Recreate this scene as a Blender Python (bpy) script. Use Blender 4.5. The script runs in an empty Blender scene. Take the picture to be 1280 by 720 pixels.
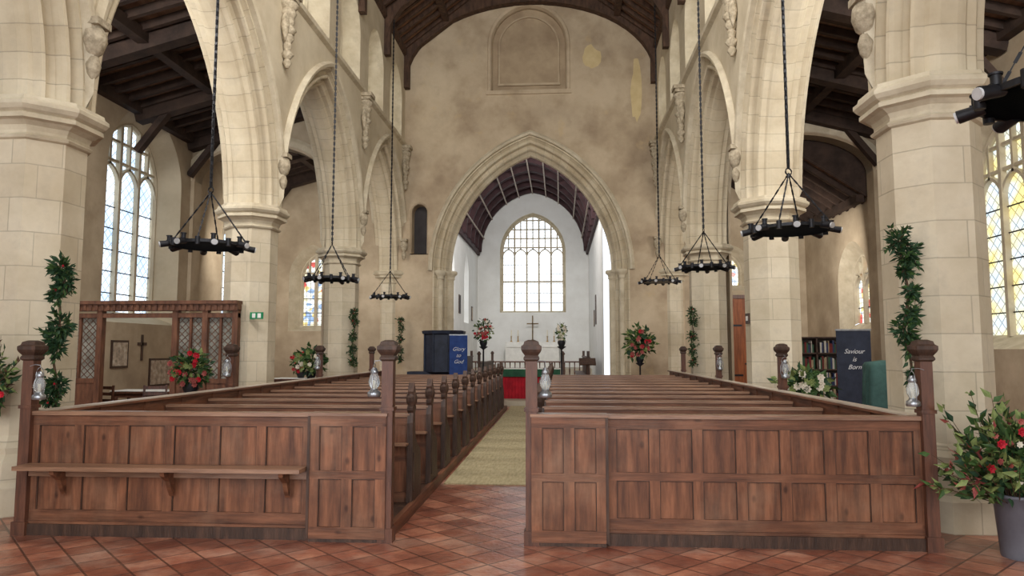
import bpy, math, random
from math import sin, cos, pi, sqrt, acos, atan2, radians
from mathutils import Vector
random.seed(7)
S = bpy.context.scene
S.view_settings.view_transform = 'Standard'
S.view_settings.look = 'None'
S.view_settings.exposure = 0.1

# ---------------------------------------------------------------- materials
def lin(c):
    out = []
    for v in c:
        v = v/255.0
        out.append(v/12.92 if v <= 0.04045 else ((v+0.055)/1.055)**2.4)
    return (out[0], out[1], out[2], 1.0)

def newmat(name):
    m = bpy.data.materials.new(name); m.use_nodes = True
    nt = m.node_tree; b = nt.nodes['Principled BSDF']
    return m, nt, b

def M(name, c1, c2=None, scale=3.0, rough=0.8, bump=0.15, stretch=(1, 1, 1), c3=None, metal=0.0, detail=6, bscale=None, spec=0.3, knots=False, stain=None):
    m, nt, b = newmat(name)
    b.inputs['Roughness'].default_value = rough
    b.inputs['Metallic'].default_value = metal
    b.inputs['Specular IOR Level'].default_value = spec
    if c2 is None:
        c2 = tuple(v*0.82 for v in c1)
    N = nt.nodes; L = nt.links
    tc = N.new('ShaderNodeTexCoord'); mp = N.new('ShaderNodeMapping')
    mp.inputs['Scale'].default_value = stretch
    L.new(tc.outputs['Object'], mp.inputs['Vector'])
    nz = N.new('ShaderNodeTexNoise'); nz.inputs['Scale'].default_value = scale
    nz.inputs['Detail'].default_value = detail; nz.inputs['Roughness'].default_value = 0.62
    L.new(mp.outputs[0], nz.inputs['Vector'])
    rp = N.new('ShaderNodeValToRGB')
    e = rp.color_ramp.elements
    e[0].position = 0.33; e[0].color = lin(c2); e[1].position = 0.66; e[1].color = lin(c1)
    if c3:
        x = e.new(0.5); x.color = lin(c3)
    L.new(nz.outputs['Fac'], rp.inputs['Fac'])
    col = rp.outputs['Color']
    def overlay(colr, sc, p0, p1, amt, col, det=5):
        n3 = N.new('ShaderNodeTexNoise'); n3.inputs['Scale'].default_value = sc; n3.inputs['Detail'].default_value = det; n3.inputs['Roughness'].default_value = .65
        L.new(tc.outputs['Object'], n3.inputs['Vector'])
        r3 = N.new('ShaderNodeValToRGB'); r3.color_ramp.elements[0].position = p0; r3.color_ramp.elements[0].color = (0, 0, 0, 1); r3.color_ramp.elements[1].position = p1; r3.color_ramp.elements[1].color = (amt, amt, amt, 1)
        L.new(n3.outputs['Fac'], r3.inputs['Fac'])
        m3 = N.new('ShaderNodeMix'); m3.data_type = 'RGBA'; m3.inputs[7].default_value = lin(colr)
        L.new(r3.outputs['Color'], m3.inputs[0]); L.new(col, m3.inputs[6]); return m3.outputs[2]
    if knots:
        mp2 = N.new('ShaderNodeMapping'); mp2.inputs['Scale'].default_value = tuple(.4+.6*min(v, 1.4) for v in stretch)
        L.new(tc.outputs['Object'], mp2.inputs['Vector'])
        vo = N.new('ShaderNodeTexVoronoi'); vo.inputs['Scale'].default_value = 4.2; L.new(mp2.outputs[0], vo.inputs['Vector'])
        kr = N.new('ShaderNodeValToRGB'); ke = kr.color_ramp.elements
        ke[0].position = .05; ke[0].color = (.3, .24, .2, 1); ke[1].position = .13; ke[1].color = (1, 1, 1, 1)
        L.new(vo.outputs['Distance'], kr.inputs['Fac'])
        mk = N.new('ShaderNodeMix'); mk.data_type = 'RGBA'; mk.blend_type = 'MULTIPLY'; mk.inputs[0].default_value = .85
        L.new(col, mk.inputs[6]); L.new(kr.outputs['Color'], mk.inputs[7]); col = mk.outputs[2]
        col = overlay((150, 118, 94), 1.7, .48, .78, .5, col)
        col = overlay((60, 38, 28), 2.3, .52, .8, .6, col)
    if stain:
        for st in stain: col = overlay(*st, col)
    L.new(col, b.inputs['Base Color'])
    if bump > 0:
        n2 = N.new('ShaderNodeTexNoise'); n2.inputs['Scale'].default_value = bscale or scale*6
        n2.inputs['Detail'].default_value = 5
        L.new(mp.outputs[0], n2.inputs['Vector'])
        bp = N.new('ShaderNodeBump'); bp.inputs['Strength'].default_value = bump; bp.inputs['Distance'].default_value = 0.02
        L.new(n2.outputs['Fac'], bp.inputs['Height']); L.new(bp.outputs[0], b.inputs['Normal'])
    return m

def brick_over(m, bw, bh, mortar=0.012, dark=0.72, var=0.9, offset=0.5, mode='uz', rot=0.0, loc=(0,0,0), bst=.25, hi=1.0):
    nt = m.node_tree; N = nt.nodes; L = nt.links; b = N['Principled BSDF']
    src = b.inputs['Base Color'].links[0].from_socket
    g = N.new('ShaderNodeNewGeometry')
    if mode == 'uv':
        t = N.new('ShaderNodeUVMap'); vec = t.outputs[0]
    else:
        sp = N.new('ShaderNodeSeparateXYZ'); L.new(g.outputs['Position'], sp.inputs[0])
        cb = N.new('ShaderNodeCombineXYZ')
        if mode == 'uz':
            ad = N.new('ShaderNodeMath'); ad.operation = 'ADD'
            L.new(sp.outputs[0], ad.inputs[0]); L.new(sp.outputs[1], ad.inputs[1])
            L.new(ad.outputs[0], cb.inputs[0]); L.new(sp.outputs[2], cb.inputs[1])
        else:
            L.new(sp.outputs[0], cb.inputs[0]); L.new(sp.outputs[1], cb.inputs[1])
        vec = cb.outputs[0]
    mp = N.new('ShaderNodeMapping'); mp.inputs['Rotation'].default_value = (0, 0, rot); mp.inputs['Location'].default_value = loc
    L.new(vec, mp.inputs['Vector'])
    bt = N.new('ShaderNodeTexBrick'); bt.offset = offset
    bt.inputs['Scale'].default_value = 1.0
    bt.inputs['Brick Width'].default_value = bw; bt.inputs['Row Height'].default_value = bh
    bt.inputs['Mortar Size'].default_value = mortar; bt.inputs['Mortar Smooth'].default_value = 0.3
    vv = var if isinstance(var, tuple) else (var, var*0.98, var*0.95)
    bt.inputs['Color1'].default_value = (hi, hi, hi, 1); bt.inputs['Color2'].default_value = (vv[0], vv[1], vv[2], 1)
    bt.inputs['Mortar'].default_value = (dark, dark, dark, 1)
    L.new(mp.outputs[0], bt.inputs['Vector'])
    mx = N.new('ShaderNodeMix'); mx.data_type = 'RGBA'; mx.blend_type = 'MULTIPLY'; mx.inputs[0].default_value = 1.0
    L.new(src, mx.inputs[6]); L.new(bt.outputs['Color'], mx.inputs[7])
    L.new(mx.outputs[2], b.inputs['Base Color'])
    bp = N.new('ShaderNodeBump'); bp.inputs['Strength'].default_value = bst; bp.inputs['Distance'].default_value = 0.01; bp.invert = True
    L.new(bt.outputs['Fac'], bp.inputs['Height'])
    if b.inputs['Normal'].links:
        L.new(b.inputs['Normal'].links[0].from_socket, bp.inputs['Normal'])
    L.new(bp.outputs[0], b.inputs['Normal'])
    return m

def glass_mat(name, c1, c2, strength, cell=0.16, rot=pi/4, lead=0.25, stained=False, scale=1.2):
    m, nt, b = newmat(name); N = nt.nodes; L = nt.links
    g = N.new('ShaderNodeNewGeometry'); sp = N.new('ShaderNodeSeparateXYZ'); L.new(g.outputs['Position'], sp.inputs[0])
    ad = N.new('ShaderNodeMath'); ad.operation = 'ADD'; L.new(sp.outputs[0], ad.inputs[0]); L.new(sp.outputs[1], ad.inputs[1])
    cb = N.new('ShaderNodeCombineXYZ'); L.new(ad.outputs[0], cb.inputs[0]); L.new(sp.outputs[2], cb.inputs[1])
    mp = N.new('ShaderNodeMapping'); mp.inputs['Rotation'].default_value = (0, 0, rot); L.new(cb.outputs[0], mp.inputs['Vector'])
    bt = N.new('ShaderNodeTexBrick'); bt.offset = 0.0; bt.inputs['Scale'].default_value = 1
    bt.inputs['Brick Width'].default_value = cell; bt.inputs['Row Height'].default_value = cell
    bt.inputs['Mortar Size'].default_value = cell*0.07; bt.inputs['Mortar Smooth'].default_value = 0.2
    bt.inputs['Color1'].default_value = (1, 1, 1, 1); bt.inputs['Color2'].default_value = (.88, .92, .9, 1)
    bt.inputs['Mortar'].default_value = (lead, lead, lead, 1)
    L.new(mp.outputs[0], bt.inputs['Vector'])
    if stained:
        vo = N.new('ShaderNodeTexVoronoi'); vo.inputs['Scale'].default_value = 7.0
        L.new(cb.outputs[0], vo.inputs['Vector'])
        rp = N.new('ShaderNodeValToRGB'); rp.color_ramp.interpolation = 'CONSTANT'
        cols = [(235, 235, 228), (200, 80, 74), (236, 228, 200), (140, 165, 200), (230, 234, 238), (228, 228, 220), (225, 200, 130), (226, 230, 236)]
        e = rp.color_ramp.elements
        e[0].color = lin(cols[0]); e[1].position = 0.9; e[1].color = lin(cols[7])
        for i in range(1, 7):
            x = e.new(i*0.125); x.color = lin(cols[i])
        sc = N.new('ShaderNodeSeparateColor'); L.new(vo.outputs['Color'], sc.inputs[0]); L.new(sc.outputs[0], rp.inputs['Fac'])
    else:
        nz = N.new('ShaderNodeTexNoise'); nz.inputs['Scale'].default_value = scale; nz.inputs['Detail'].default_value = 3
        L.new(cb.outputs[0], nz.inputs['Vector'])
        rp = N.new('ShaderNodeValToRGB'); e = rp.color_ramp.elements
        e[0].position = .38; e[0].color = lin(c1); e[1].position = .62; e[1].color = lin(c2)
        L.new(nz.outputs['Fac'], rp.inputs['Fac'])
    mx = N.new('ShaderNodeMix'); mx.data_type = 'RGBA'; mx.blend_type = 'MULTIPLY'; mx.inputs[0].default_value = 1
    L.new(rp.outputs['Color'], mx.inputs[6]); L.new(bt.outputs['Color'], mx.inputs[7])
    b.inputs['Base Color'].default_value = (.05, .05, .05, 1); b.inputs['Roughness'].default_value = .2
    L.new(mx.outputs[2], b.inputs['Emission Color']); b.inputs['Emission Strength'].default_value = strength
    return m

st_stain = [((168, 150, 122), .7, .46, .72, .5), ((146, 134, 116), 3.2, .52, .76, .45)]
stone = brick_over(M('limestone_ashlar', (216, 205, 182), (194, 182, 157), 1.6, .85, .3, c3=(206, 194, 170), stain=st_stain), .62, .36, .007, .72, .92, bst=.4)
vous = brick_over(M('limestone_voussoir', (212, 200, 175), (186, 172, 146), 1.6, .85, .3, c3=(200, 187, 161), stain=st_stain), .34, 9.0, .008, .70, .91, offset=0, mode='uv', bst=.4)
trimst = M('limestone_dressed', (208, 197, 173), (184, 171, 146), 3, .85, .25, stain=st_stain)
carved = M('carved_stone', (188, 174, 150), (140, 128, 106), 14, .9, .8, bscale=30)
plaster_e = M('plaster_aged_brown', (192, 174, 148), (152, 133, 110), .75, .9, .2, c3=(175, 156, 130), detail=9, bscale=9, stain=[((208, 191, 164), .45, .48, .7, .6), ((134, 115, 94), .9, .55, .78, .55), ((196, 170, 128), 1.6, .62, .72, .4)])
plaster_n = M('plaster_nave', (202, 189, 164), (178, 164, 139), .9, .9, .15, c3=(191, 178, 153), detail=8, bscale=9, stain=[((162, 144, 118), 1.1, .52, .76, .5)])
plaster_a = M('plaster_aisle', (190, 173, 148), (154, 137, 114), .8, .9, .15, c3=(173, 156, 131), detail=8, bscale=9, stain=[((140, 122, 100), 1.0, .54, .78, .5)])
plaster_patch = M('plaster_patch_yellow', (206, 186, 142), (192, 170, 126), 3, .9, .2)
white_pl = M('plaster_whitewash', (236, 236, 233), (224, 223, 219), 1.2, .9, .1)
niche_pl = M('plaster_niche', (178, 158, 130), (148, 128, 104), 1.2, .9, .2, c3=(164, 144, 118), detail=8)
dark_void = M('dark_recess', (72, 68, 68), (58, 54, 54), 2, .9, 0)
pine_v = M('pine_panel', (142, 92, 64), (84, 51, 35), 3.2, .5, .14, stretch=(5, 5, .55), c3=(114, 72, 49), detail=8, spec=.4, knots=True)
pine_h = M('pine_rail', (134, 87, 62), (78, 48, 34), 3.2, .5, .14, stretch=(.5, 5, 6), c3=(106, 67, 46), detail=8, spec=.4, knots=True)
pine_y = M('pine_side', (138, 90, 65), (80, 49, 35), 3.2, .5, .12, stretch=(5, .5, 6), c3=(110, 70, 49), detail=8, spec=.4)
pine_top = M('pine_top_worn', (160, 122, 96), (106, 76, 58), 3, .34, .1, stretch=(.5, 5, 5), detail=7, spec=.6)
rail_pale = M('rail_top_pale', (218, 206, 190), (176, 158, 140), 3, .3, .1, stretch=(5, .6, 5), detail=7, spec=.7)  # paler tone for the tops of the side rails
oak_dark = M('oak_dark', (88, 63, 50), (50, 35, 28), 3.0, .5, .3, stretch=(5, 5, .8), c3=(68, 49, 39), spec=.4)
post_wood = M('post_wood', (108, 69, 51), (66, 40, 30), 4, .45, .15, stretch=(5, 5, .7), spec=.5)
roof_board = M('roof_board', (146, 109, 84), (100, 72, 55), 2, .75, .2, stretch=(1, 4, 1))
roof_beam = M('roof_beam', (92, 68, 53), (56, 41, 32), 3, .75, .2, stretch=(3, 3, 1))
aisle_board = M('aisle_roof_board', (132, 106, 87), (90, 70, 57), 2, .8, .2, stretch=(3, 1, 1))
aisle_beam = M('aisle_roof_beam', (70, 54, 45), (42, 32, 27), 3, .8, .2)
ch_board = M('chancel_roof_board', (112, 88, 94), (80, 58, 66), 2, .7, .15, stretch=(1, 5, 1))
ch_beam = M('chancel_roof_beam', (72, 46, 48), (48, 30, 32), 3, .7, .2)
ch_pale = M('chancel_roof_pale_rib', (206, 194, 182), (184, 170, 158), 3, .7, .1)
tile_d = brick_over(M('terracotta_tile_diagonal', (190, 132, 104), (132, 80, 62), 3.4, .3, .3, c3=(162, 102, 79), spec=.6, detail=9, stain=[((206, 172, 150), 1.5, .48, .7, .7), ((96, 62, 54), 2.3, .52, .74, .6), ((176, 96, 66), 4.5, .55, .7, .6)]), .265, .265, .010, .32, (.58, .46, .43), offset=0, mode='xy', rot=pi/4, bst=.5, hi=1.15)
mat_sisal = brick_over(M('sisal_matting', (206, 193, 156), (174, 160, 124), 5, .9, .4, stretch=(6, 1, 1), bscale=60), .5, .035, .004, .85, .9, mode='xy')
iron = M('wrought_iron', (40, 40, 45), (25, 25, 28), 8, .5, .1, metal=.4, spec=.5)
lampw = M('lamp_end_pale', (205, 205, 205), (185, 185, 185), 5, .4, 0)
navy = M('navy_painted_wood', (44, 50, 66), (28, 32, 44), 4, .5, .1)
blue_b = M('blue_banner_cloth', (44, 70, 128), (34, 54, 104), 5, .8, .1)
dk_b = M('dark_banner_cloth', (44, 50, 64), (32, 36, 48), 5, .8, .1)
white_c = M('white_cloth', (236, 234, 228), (220, 218, 212), 4, .8, .1)
red_c = M('red_cloth', (180, 26, 42), (144, 16, 32), 4, .8, .2)
green_c = M('green_cloth', (46, 92, 66), (32, 70, 50), 4, .8, .2)
teal_c = M('teal_cloth', (72, 104, 98), (50, 76, 72), 4, .85, .2)
gold = M('gilt', (200, 160, 80), (170, 130, 60), 8, .35, .05, metal=.7)
leafA = M('leaf_green', (70, 98, 48), (38, 62, 30), 20, .6, 0)
leafB = M('leaf_dark', (50, 78, 50), (28, 52, 32), 20, .6, 0)
leafC = M('leaf_light', (134, 146, 88), (96, 112, 60), 20, .6, 0)
fl_red = M('petal_red', (190, 28, 44), (146, 16, 34), 20, .6, 0)
fl_wht = M('petal_white', (226, 218, 200), (204, 192, 172), 20, .6, 0)
fl_pnk = M('petal_rust', (170, 90, 80), (130, 60, 60), 20, .6, 0)
twig = M('twig', (92, 70, 52), (66, 48, 36), 10, .8, 0)
bucket_m = M('grey_bucket', (112, 112, 120), (92, 92, 100), 4, .45, .05, spec=.5)
silver = M('lantern_metal', (178, 182, 186), (140, 144, 150), 10, .3, 0, metal=.8)
lglass, _nt, _b = newmat('lantern_glass'); _b.inputs['Base Color'].default_value = (.85, .9, .92, 1); _b.inputs['Roughness'].default_value = .08; _b.inputs['Transmission Weight'].default_value = .75; _b.inputs['IOR'].default_value = 1.2
candle = M('candle_wax', (236, 228, 205), (226, 215, 190), 5, .5, 0)
exit_g = M('exit_sign_green', (30, 140, 90), (24, 120, 76), 5, .5, 0)
door_w = M('door_orange_oak', (160, 94, 56), (114, 64, 38), 3, .5, .2, stretch=(6, 6, .6))
screen_w = M('screen_oak', (116, 78, 57), (76, 49, 37), 3, .5, .2, stretch=(4, 4, 1))
book_ms = [M('book_%d' % i, c, None, 6, .7, 0) for i, c in enumerate([(110, 40, 36), (50, 60, 92), (160, 140, 110), (60, 50, 44), (190, 184, 170), (50, 84, 62)])]
frame_m = M('picture_frame', (80, 60, 48), (58, 42, 34), 6, .5, 0)
print_m = M('picture_print', (200, 192, 174), (130, 122, 108), 9, .7, 0, c3=(176, 158, 138))
gl_left = glass_mat('leaded_glass_north', (184, 210, 242), (230, 241, 253), 1.9, .17, lead=.38)
gl_right = glass_mat('leaded_glass_south', (200, 214, 226), (236, 218, 140), 1.6, .17, lead=.38, scale=2.2)
gl_east = glass_mat('leaded_glass_east', (222, 232, 244), (248, 250, 253), 2.2, .17, rot=0, lead=.4)
gl_cler = glass_mat('leaded_glass_clerestory', (244, 240, 224), (252, 250, 242), 3.2, .18, lead=.5)
gl_st = glass_mat('stained_glass', None, None, 1.6, .14, rot=0, lead=.25, stained=True)

# ---------------------------------------------------------------- mesh builder
class MB:
    def __init__(s):
        s.v = []; s.f = []; s.m = []; s.sm = []; s.uv = []
    def add(s, vs, fs, m=0, smooth=False, uvs=None):
        o = len(s.v); s.v += [tuple(p) for p in vs]
        for i, f in enumerate(fs):
            s.f.append(tuple(o+k for k in f)); s.m.append(m); s.sm.append(smooth)
            s.uv.append(uvs[i] if uvs else None)
    def box(s, x0, x1, y0, y1, z0, z1, m=0):
        if x0 > x1: x0, x1 = x1, x0
        s.add([(x0, y0, z0), (x1, y0, z0), (x1, y1, z0), (x0, y1, z0), (x0, y0, z1), (x1, y0, z1), (x1, y1, z1), (x0, y1, z1)],
              [(0, 3, 2, 1), (4, 5, 6, 7), (0, 1, 5, 4), (1, 2, 6, 5), (2, 3, 7, 6), (3, 0, 4, 7)], m)
    def beam(s, p0, p1, w, h, m=0, up=(0, 0, 1)):
        p0 = Vector(p0); p1 = Vector(p1); d = (p1-p0).normalized(); u = Vector(up)
        sd = d.cross(u).normalized(); u = sd.cross(d).normalized()
        vs = []
        for p in (p0, p1):
            for a, b in ((-1, -1), (1, -1), (1, 1), (-1, 1)):
                vs.append(p+sd*(a*w/2)+u*(b*h/2))
        s.add(vs, [(0, 1, 2, 3), (7, 6, 5, 4), (0, 4, 5, 1), (1, 5, 6, 2), (2, 6, 7, 3), (3, 7, 4, 0)], m)
    def cyl(s, p0, p1, r0, r1=None, n=12, m=0, smooth=True):
        if r1 is None: r1 = r0
        p0 = Vector(p0); p1 = Vector(p1); d = (p1-p0).normalized()
        u = d.orthogonal().normalized(); w = d.cross(u)
        vs = []
        for p, r in ((p0, r0), (p1, r1)):
            for i in range(n):
                a = 2*pi*i/n; vs.append(p+u*(r*cos(a))+w*(r*sin(a)))
        s.add(vs, [(i, (i+1) % n, n+(i+1) % n, n+i) for i in range(n)], m, smooth)
        s.add(vs[:n], [tuple(range(n-1, -1, -1))], m); s.add(vs[n:], [tuple(range(n))], m)
    def lathe(s, c, prof, n=16, m=0, rot=0.0, smooth=True, flip=1):
        vs = []
        for r, z in prof:
            for i in range(n):
                a = rot+2*pi*i/n; vs.append((c[0]+r*cos(a), c[1]+r*sin(a), c[2]+z))
        fs = []
        for j in range(len(prof)-1):
            for i in range(n):
                fs.append((j*n+i, j*n+(i+1) % n, (j+1)*n+(i+1) % n, (j+1)*n+i))
        s.add(vs, fs, m, smooth)
        s.add(vs[:n], [tuple(range(n-1, -1, -1))], m); s.add(vs[-n:], [tuple(range(n))], m)
    def prism(s, poly, fn, t0, t1, m=0):
        n = len(poly)
        vs = [fn(a, b, t0) for a, b in poly]+[fn(a, b, t1) for a, b in poly]
        s.add(vs, [tuple(range(n-1, -1, -1)), tuple(range(n, 2*n))]+[(i, (i+1) % n, n+(i+1) % n, n+i) for i in range(n)], m)
    def tube(s, pts, r, n=6, m=0, closed=False):
        pts = [Vector(p) for p in pts]; k = len(pts); vs = []
        for i, p in enumerate(pts):
            a = pts[(i-1) % k] if (closed or i > 0) else p
            b = pts[(i+1) % k] if (closed or i < k-1) else p
            d = (b-a).normalized()
            ref = Vector((0, 0, 1)) if abs(d.z) < .9 else Vector((1, 0, 0))
            u = d.cross(ref).normalized(); w = u.cross(d)
            for j in range(n):
                t = 2*pi*j/n; vs.append(p+u*(r*cos(t))+w*(r*sin(t)))
        fs = []
        for i in range(k if closed else k-1):
            i2 = (i+1) % k
            for j in range(n):
                fs.append((i*n+j, i*n+(j+1) % n, i2*n+(j+1) % n, i2*n+j))
        s.add(vs, fs, m, True)
    def obj(s, name, mats, loc=(0, 0, 0), parent=None, rz=0.0, recalc=True):
        me = bpy.data.meshes.new(name); me.from_pydata(s.v, [], s.f)
        for mt in mats: me.materials.append(mt)
        me.polygons.foreach_set('material_index', s.m); me.polygons.foreach_set('use_smooth', s.sm)
        if any(u is not None for u in s.uv):
            ul = me.uv_layers.new(name='UVMap')
            for p, u in zip(me.polygons, s.uv):
                if u:
                    for li, c in zip(p.loop_indices, u): ul.data[li].uv = c
        me.update()
        o = bpy.data.objects.new(name, me); S.collection.objects.link(o)
        o.location = loc; o.rotation_euler = (0, 0, rz)
        if parent: o.parent = parent
        return o

def dup(o, loc, rz=0.0, sc=None):
    n = bpy.data.objects.new(o.name.split('.')[0], o.data); S.collection.objects.link(n)
    n.location = loc; n.rotation_euler = (0, 0, rz)
    if sc: n.scale = sc
    return n

# ---------------------------------------------------------------- arches
def arch(a, h, r=0.0, n=14):
    pts = []
    if h >= a*0.99:
        R = (a*a+h*h)/(2*a); cx = a-R; Rr = R+r
        th = acos(max(-1, min(1, -cx/Rr)))
        right = [(cx+Rr*cos(th*i/n), Rr*sin(th*i/n)) for i in range(n+1)]
        right[-1] = (0.0, right[-1][1])
        pts = [(-x, z) for x, z in right]+[(x, z) for x, z in reversed(right[:-1])]
    else:
        for i in range(2*n+1):
            t = pi-pi*i/(2*n); pts.append(((a+r)*cos(t), (h+r)*sin(t)))
    return pts
def path(op, r=0.0, jamb=True, n=14, sill=0.0):
    c, a, zb, zs, h = op
    p = [(c+x, zs+z) for x, z in arch(a, h, r, n)]
    if jamb: p = [(c-a-r, zb-sill)]+p+[(c+a+r, zb-sill)]
    return p
def archz(op, u, r=0.0):
    p = path(op, r, False, 24)
    for (a, z), (b, y) in zip(p, p[1:]):
        if a <= u <= b: return z+(y-z)*((u-a)/(b-a) if b > a else 0)
    return op[3]
def wall(mb, P, u0, u1, z0, z1, ops, m=0, d=0.0, ztop=None):
    zt = ztop or (lambda u: z1)
    def q(a, b, c, e):
        mb.add([P(*a, d), P(*b, d), P(*c, d), P(*e, d)], [(0, 1, 2, 3)], m)
    cur = u0
    for op, r in sorted(ops, key=lambda o: o[0][0]):
        c, a, zb, zs, h = op; A = a+r
        if c-A > cur+1e-4: q((cur, z0), (c-A, z0), (c-A, zt(c-A)), (cur, zt(cur)))
        if zb > z0+1e-4: q((c-A, z0), (c+A, z0), (c+A, zb-(r*.6)), (c-A, zb-(r*.6)))
        pp = path(op, r, False)
        for (ua, za), (ub, zb2) in zip(pp, pp[1:]): q((ua, za), (ub, zb2), (ub, zt(ub)), (ua, zt(ua)))
        cur = c+A
    if u1 > cur+1e-4: q((cur, z0), (u1, z0), (u1, zt(u1)), (cur, zt(cur)))
def sweep(mb, P, op, prof, m=0, jamb=False, n=14, closed=False, clamp=None, sill=False):
    paths = [path(op, r, jamb, n, (r*.6 if sill else 0)) for r, d in prof]
    if clamp:
        newp = []
        for p in paths:
            newp.append([(max(op[0]-clamp, min(op[0]+clamp, u)), z) for u, z in p])
        paths = newp
    ref = paths[0]; L = [0.0]
    for (a, b), (c, e) in zip(ref, ref[1:]): L.append(L[-1]+sqrt((a-c)**2+(b-e)**2))
    pv = [0.0]
    for (a, b), (c, e) in zip(prof, prof[1:]): pv.append(pv[-1]+sqrt((a-c)**2+(b-e)**2))
    k = len(prof)
    for j in range(k if closed else k-1):
        j2 = (j+1) % k
        A = paths[j]; B = paths[j2]; dA = prof[j][1]; dB = prof[j2][1]
        vs = [P(u, z, dA) for u, z in A]+[P(u, z, dB) for u, z in B]; nn = len(A)
        fs = [(i, i+1, nn+i+1, nn+i) for i in range(nn-1)]
        uvs = [[(L[i], .1+pv[j]), (L[i+1], .1+pv[j]), (L[i+1], .1+pv[min(j2, k-1)]), (L[i], .1+pv[min(j2, k-1)])] for i in range(nn-1)]
        mb.add(vs, fs, m, False, uvs)
def pbox(mb, P, u0, u1, z0, z1, d0, d1, m=0):
    vs = [P(u, z, d) for d in (d0, d1) for u, z in ((u0, z0), (u1, z0), (u1, z1), (u0, z1))]
    mb.add(vs, [(0, 1, 2, 3), (7, 6, 5, 4), (0, 4, 5, 1), (1, 5, 6, 2), (2, 6, 7, 3), (3, 7, 4, 0)], m)

WN = [0]
def window(P, op, depth, splay, lights, glass, tr=True, stonem=None, transom=None, head=True):
    """op is the glazed opening; the splay widens to the wall face by `splay`."""
    WN[0] += 1
    par = bpy.data.objects.new('window_%d' % WN[0], None); S.collection.objects.link(par)
    c, a, zb, zs, h = op
    mb = MB(); p = path(op)
    mb.add([P(u, z, depth) for u, z in p], [tuple(range(len(p)))])
    mb.obj('glazing', [glass], parent=par)
    mb = MB()
    sweep(mb, P, op, [(splay, 0), (0.04, depth-.12), (0.0, depth-.12), (-.05, depth-.06), (-.05, depth)], jamb=True, sill=True)
    mb.add([P(c-a-splay, zb-splay*.6, 0), P(c+a+splay, zb-splay*.6, 0), P(c+a+.04, zb-.024, depth-.12), P(c-a-.04, zb-.024, depth-.12)], [(0, 1, 2, 3)])
    mb.add([P(c-a-.04, zb-.024, depth-.12), P(c+a+.04, zb-.024, depth-.12), P(c+a, zb+.03, depth), P(c-a, zb+.03, depth)], [(0, 1, 2, 3)])
    if tr and lights > 1:
        w = 2*a/lights; t = .045 if a < 1.3 else .045; d0 = depth-.12; d1 = depth-.005
        for i in range(1, lights):
            u = c-a+i*w; pbox(mb, P, u-t, u+t, zb, archz(op, u), d0, d1)
        sh = w*.62
        for i in range(lights):
            uc = c-a+(i+.5)*w
            sop = (uc, w/2-.03, zs, zs-.25, sh)
            sweep(mb, P, sop, [(0, d0+.02), (.06, d0+.02), (.06, d1), (0, d1)], n=6, closed=True)
            if head:
                top = zs-.25+sh; hi = archz(op, uc)
                if hi-top > .15: pbox(mb, P, uc-t*.7, uc+t*.7, top, hi, d0+.02, d1)
        if head:
            zz = zs-.25+sh+.12
            while zz < zs+h-.15:
                us = [c-a+2*a*k/80 for k in range(81)]
                inn = [u for u in us if archz(op, u) > zz]
                if inn: pbox(mb, P, inn[0], inn[-1], zz-.03, zz+.03, d0+.03, d1)
                zz += .48
        if transom:
            pbox(mb, P, c-a, c+a, transom-.04, transom+.04, d0+.02, d1)
    z = zb+.45
    while z < zs-.3:
        pbox(mb, P, c-a, c+a, z-.012, z+.012, depth-.04, depth-.02, 1); z += .5
    mb.obj('reveal_and_tracery', [stonem or trimst, iron], parent=par)
    return par

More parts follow.
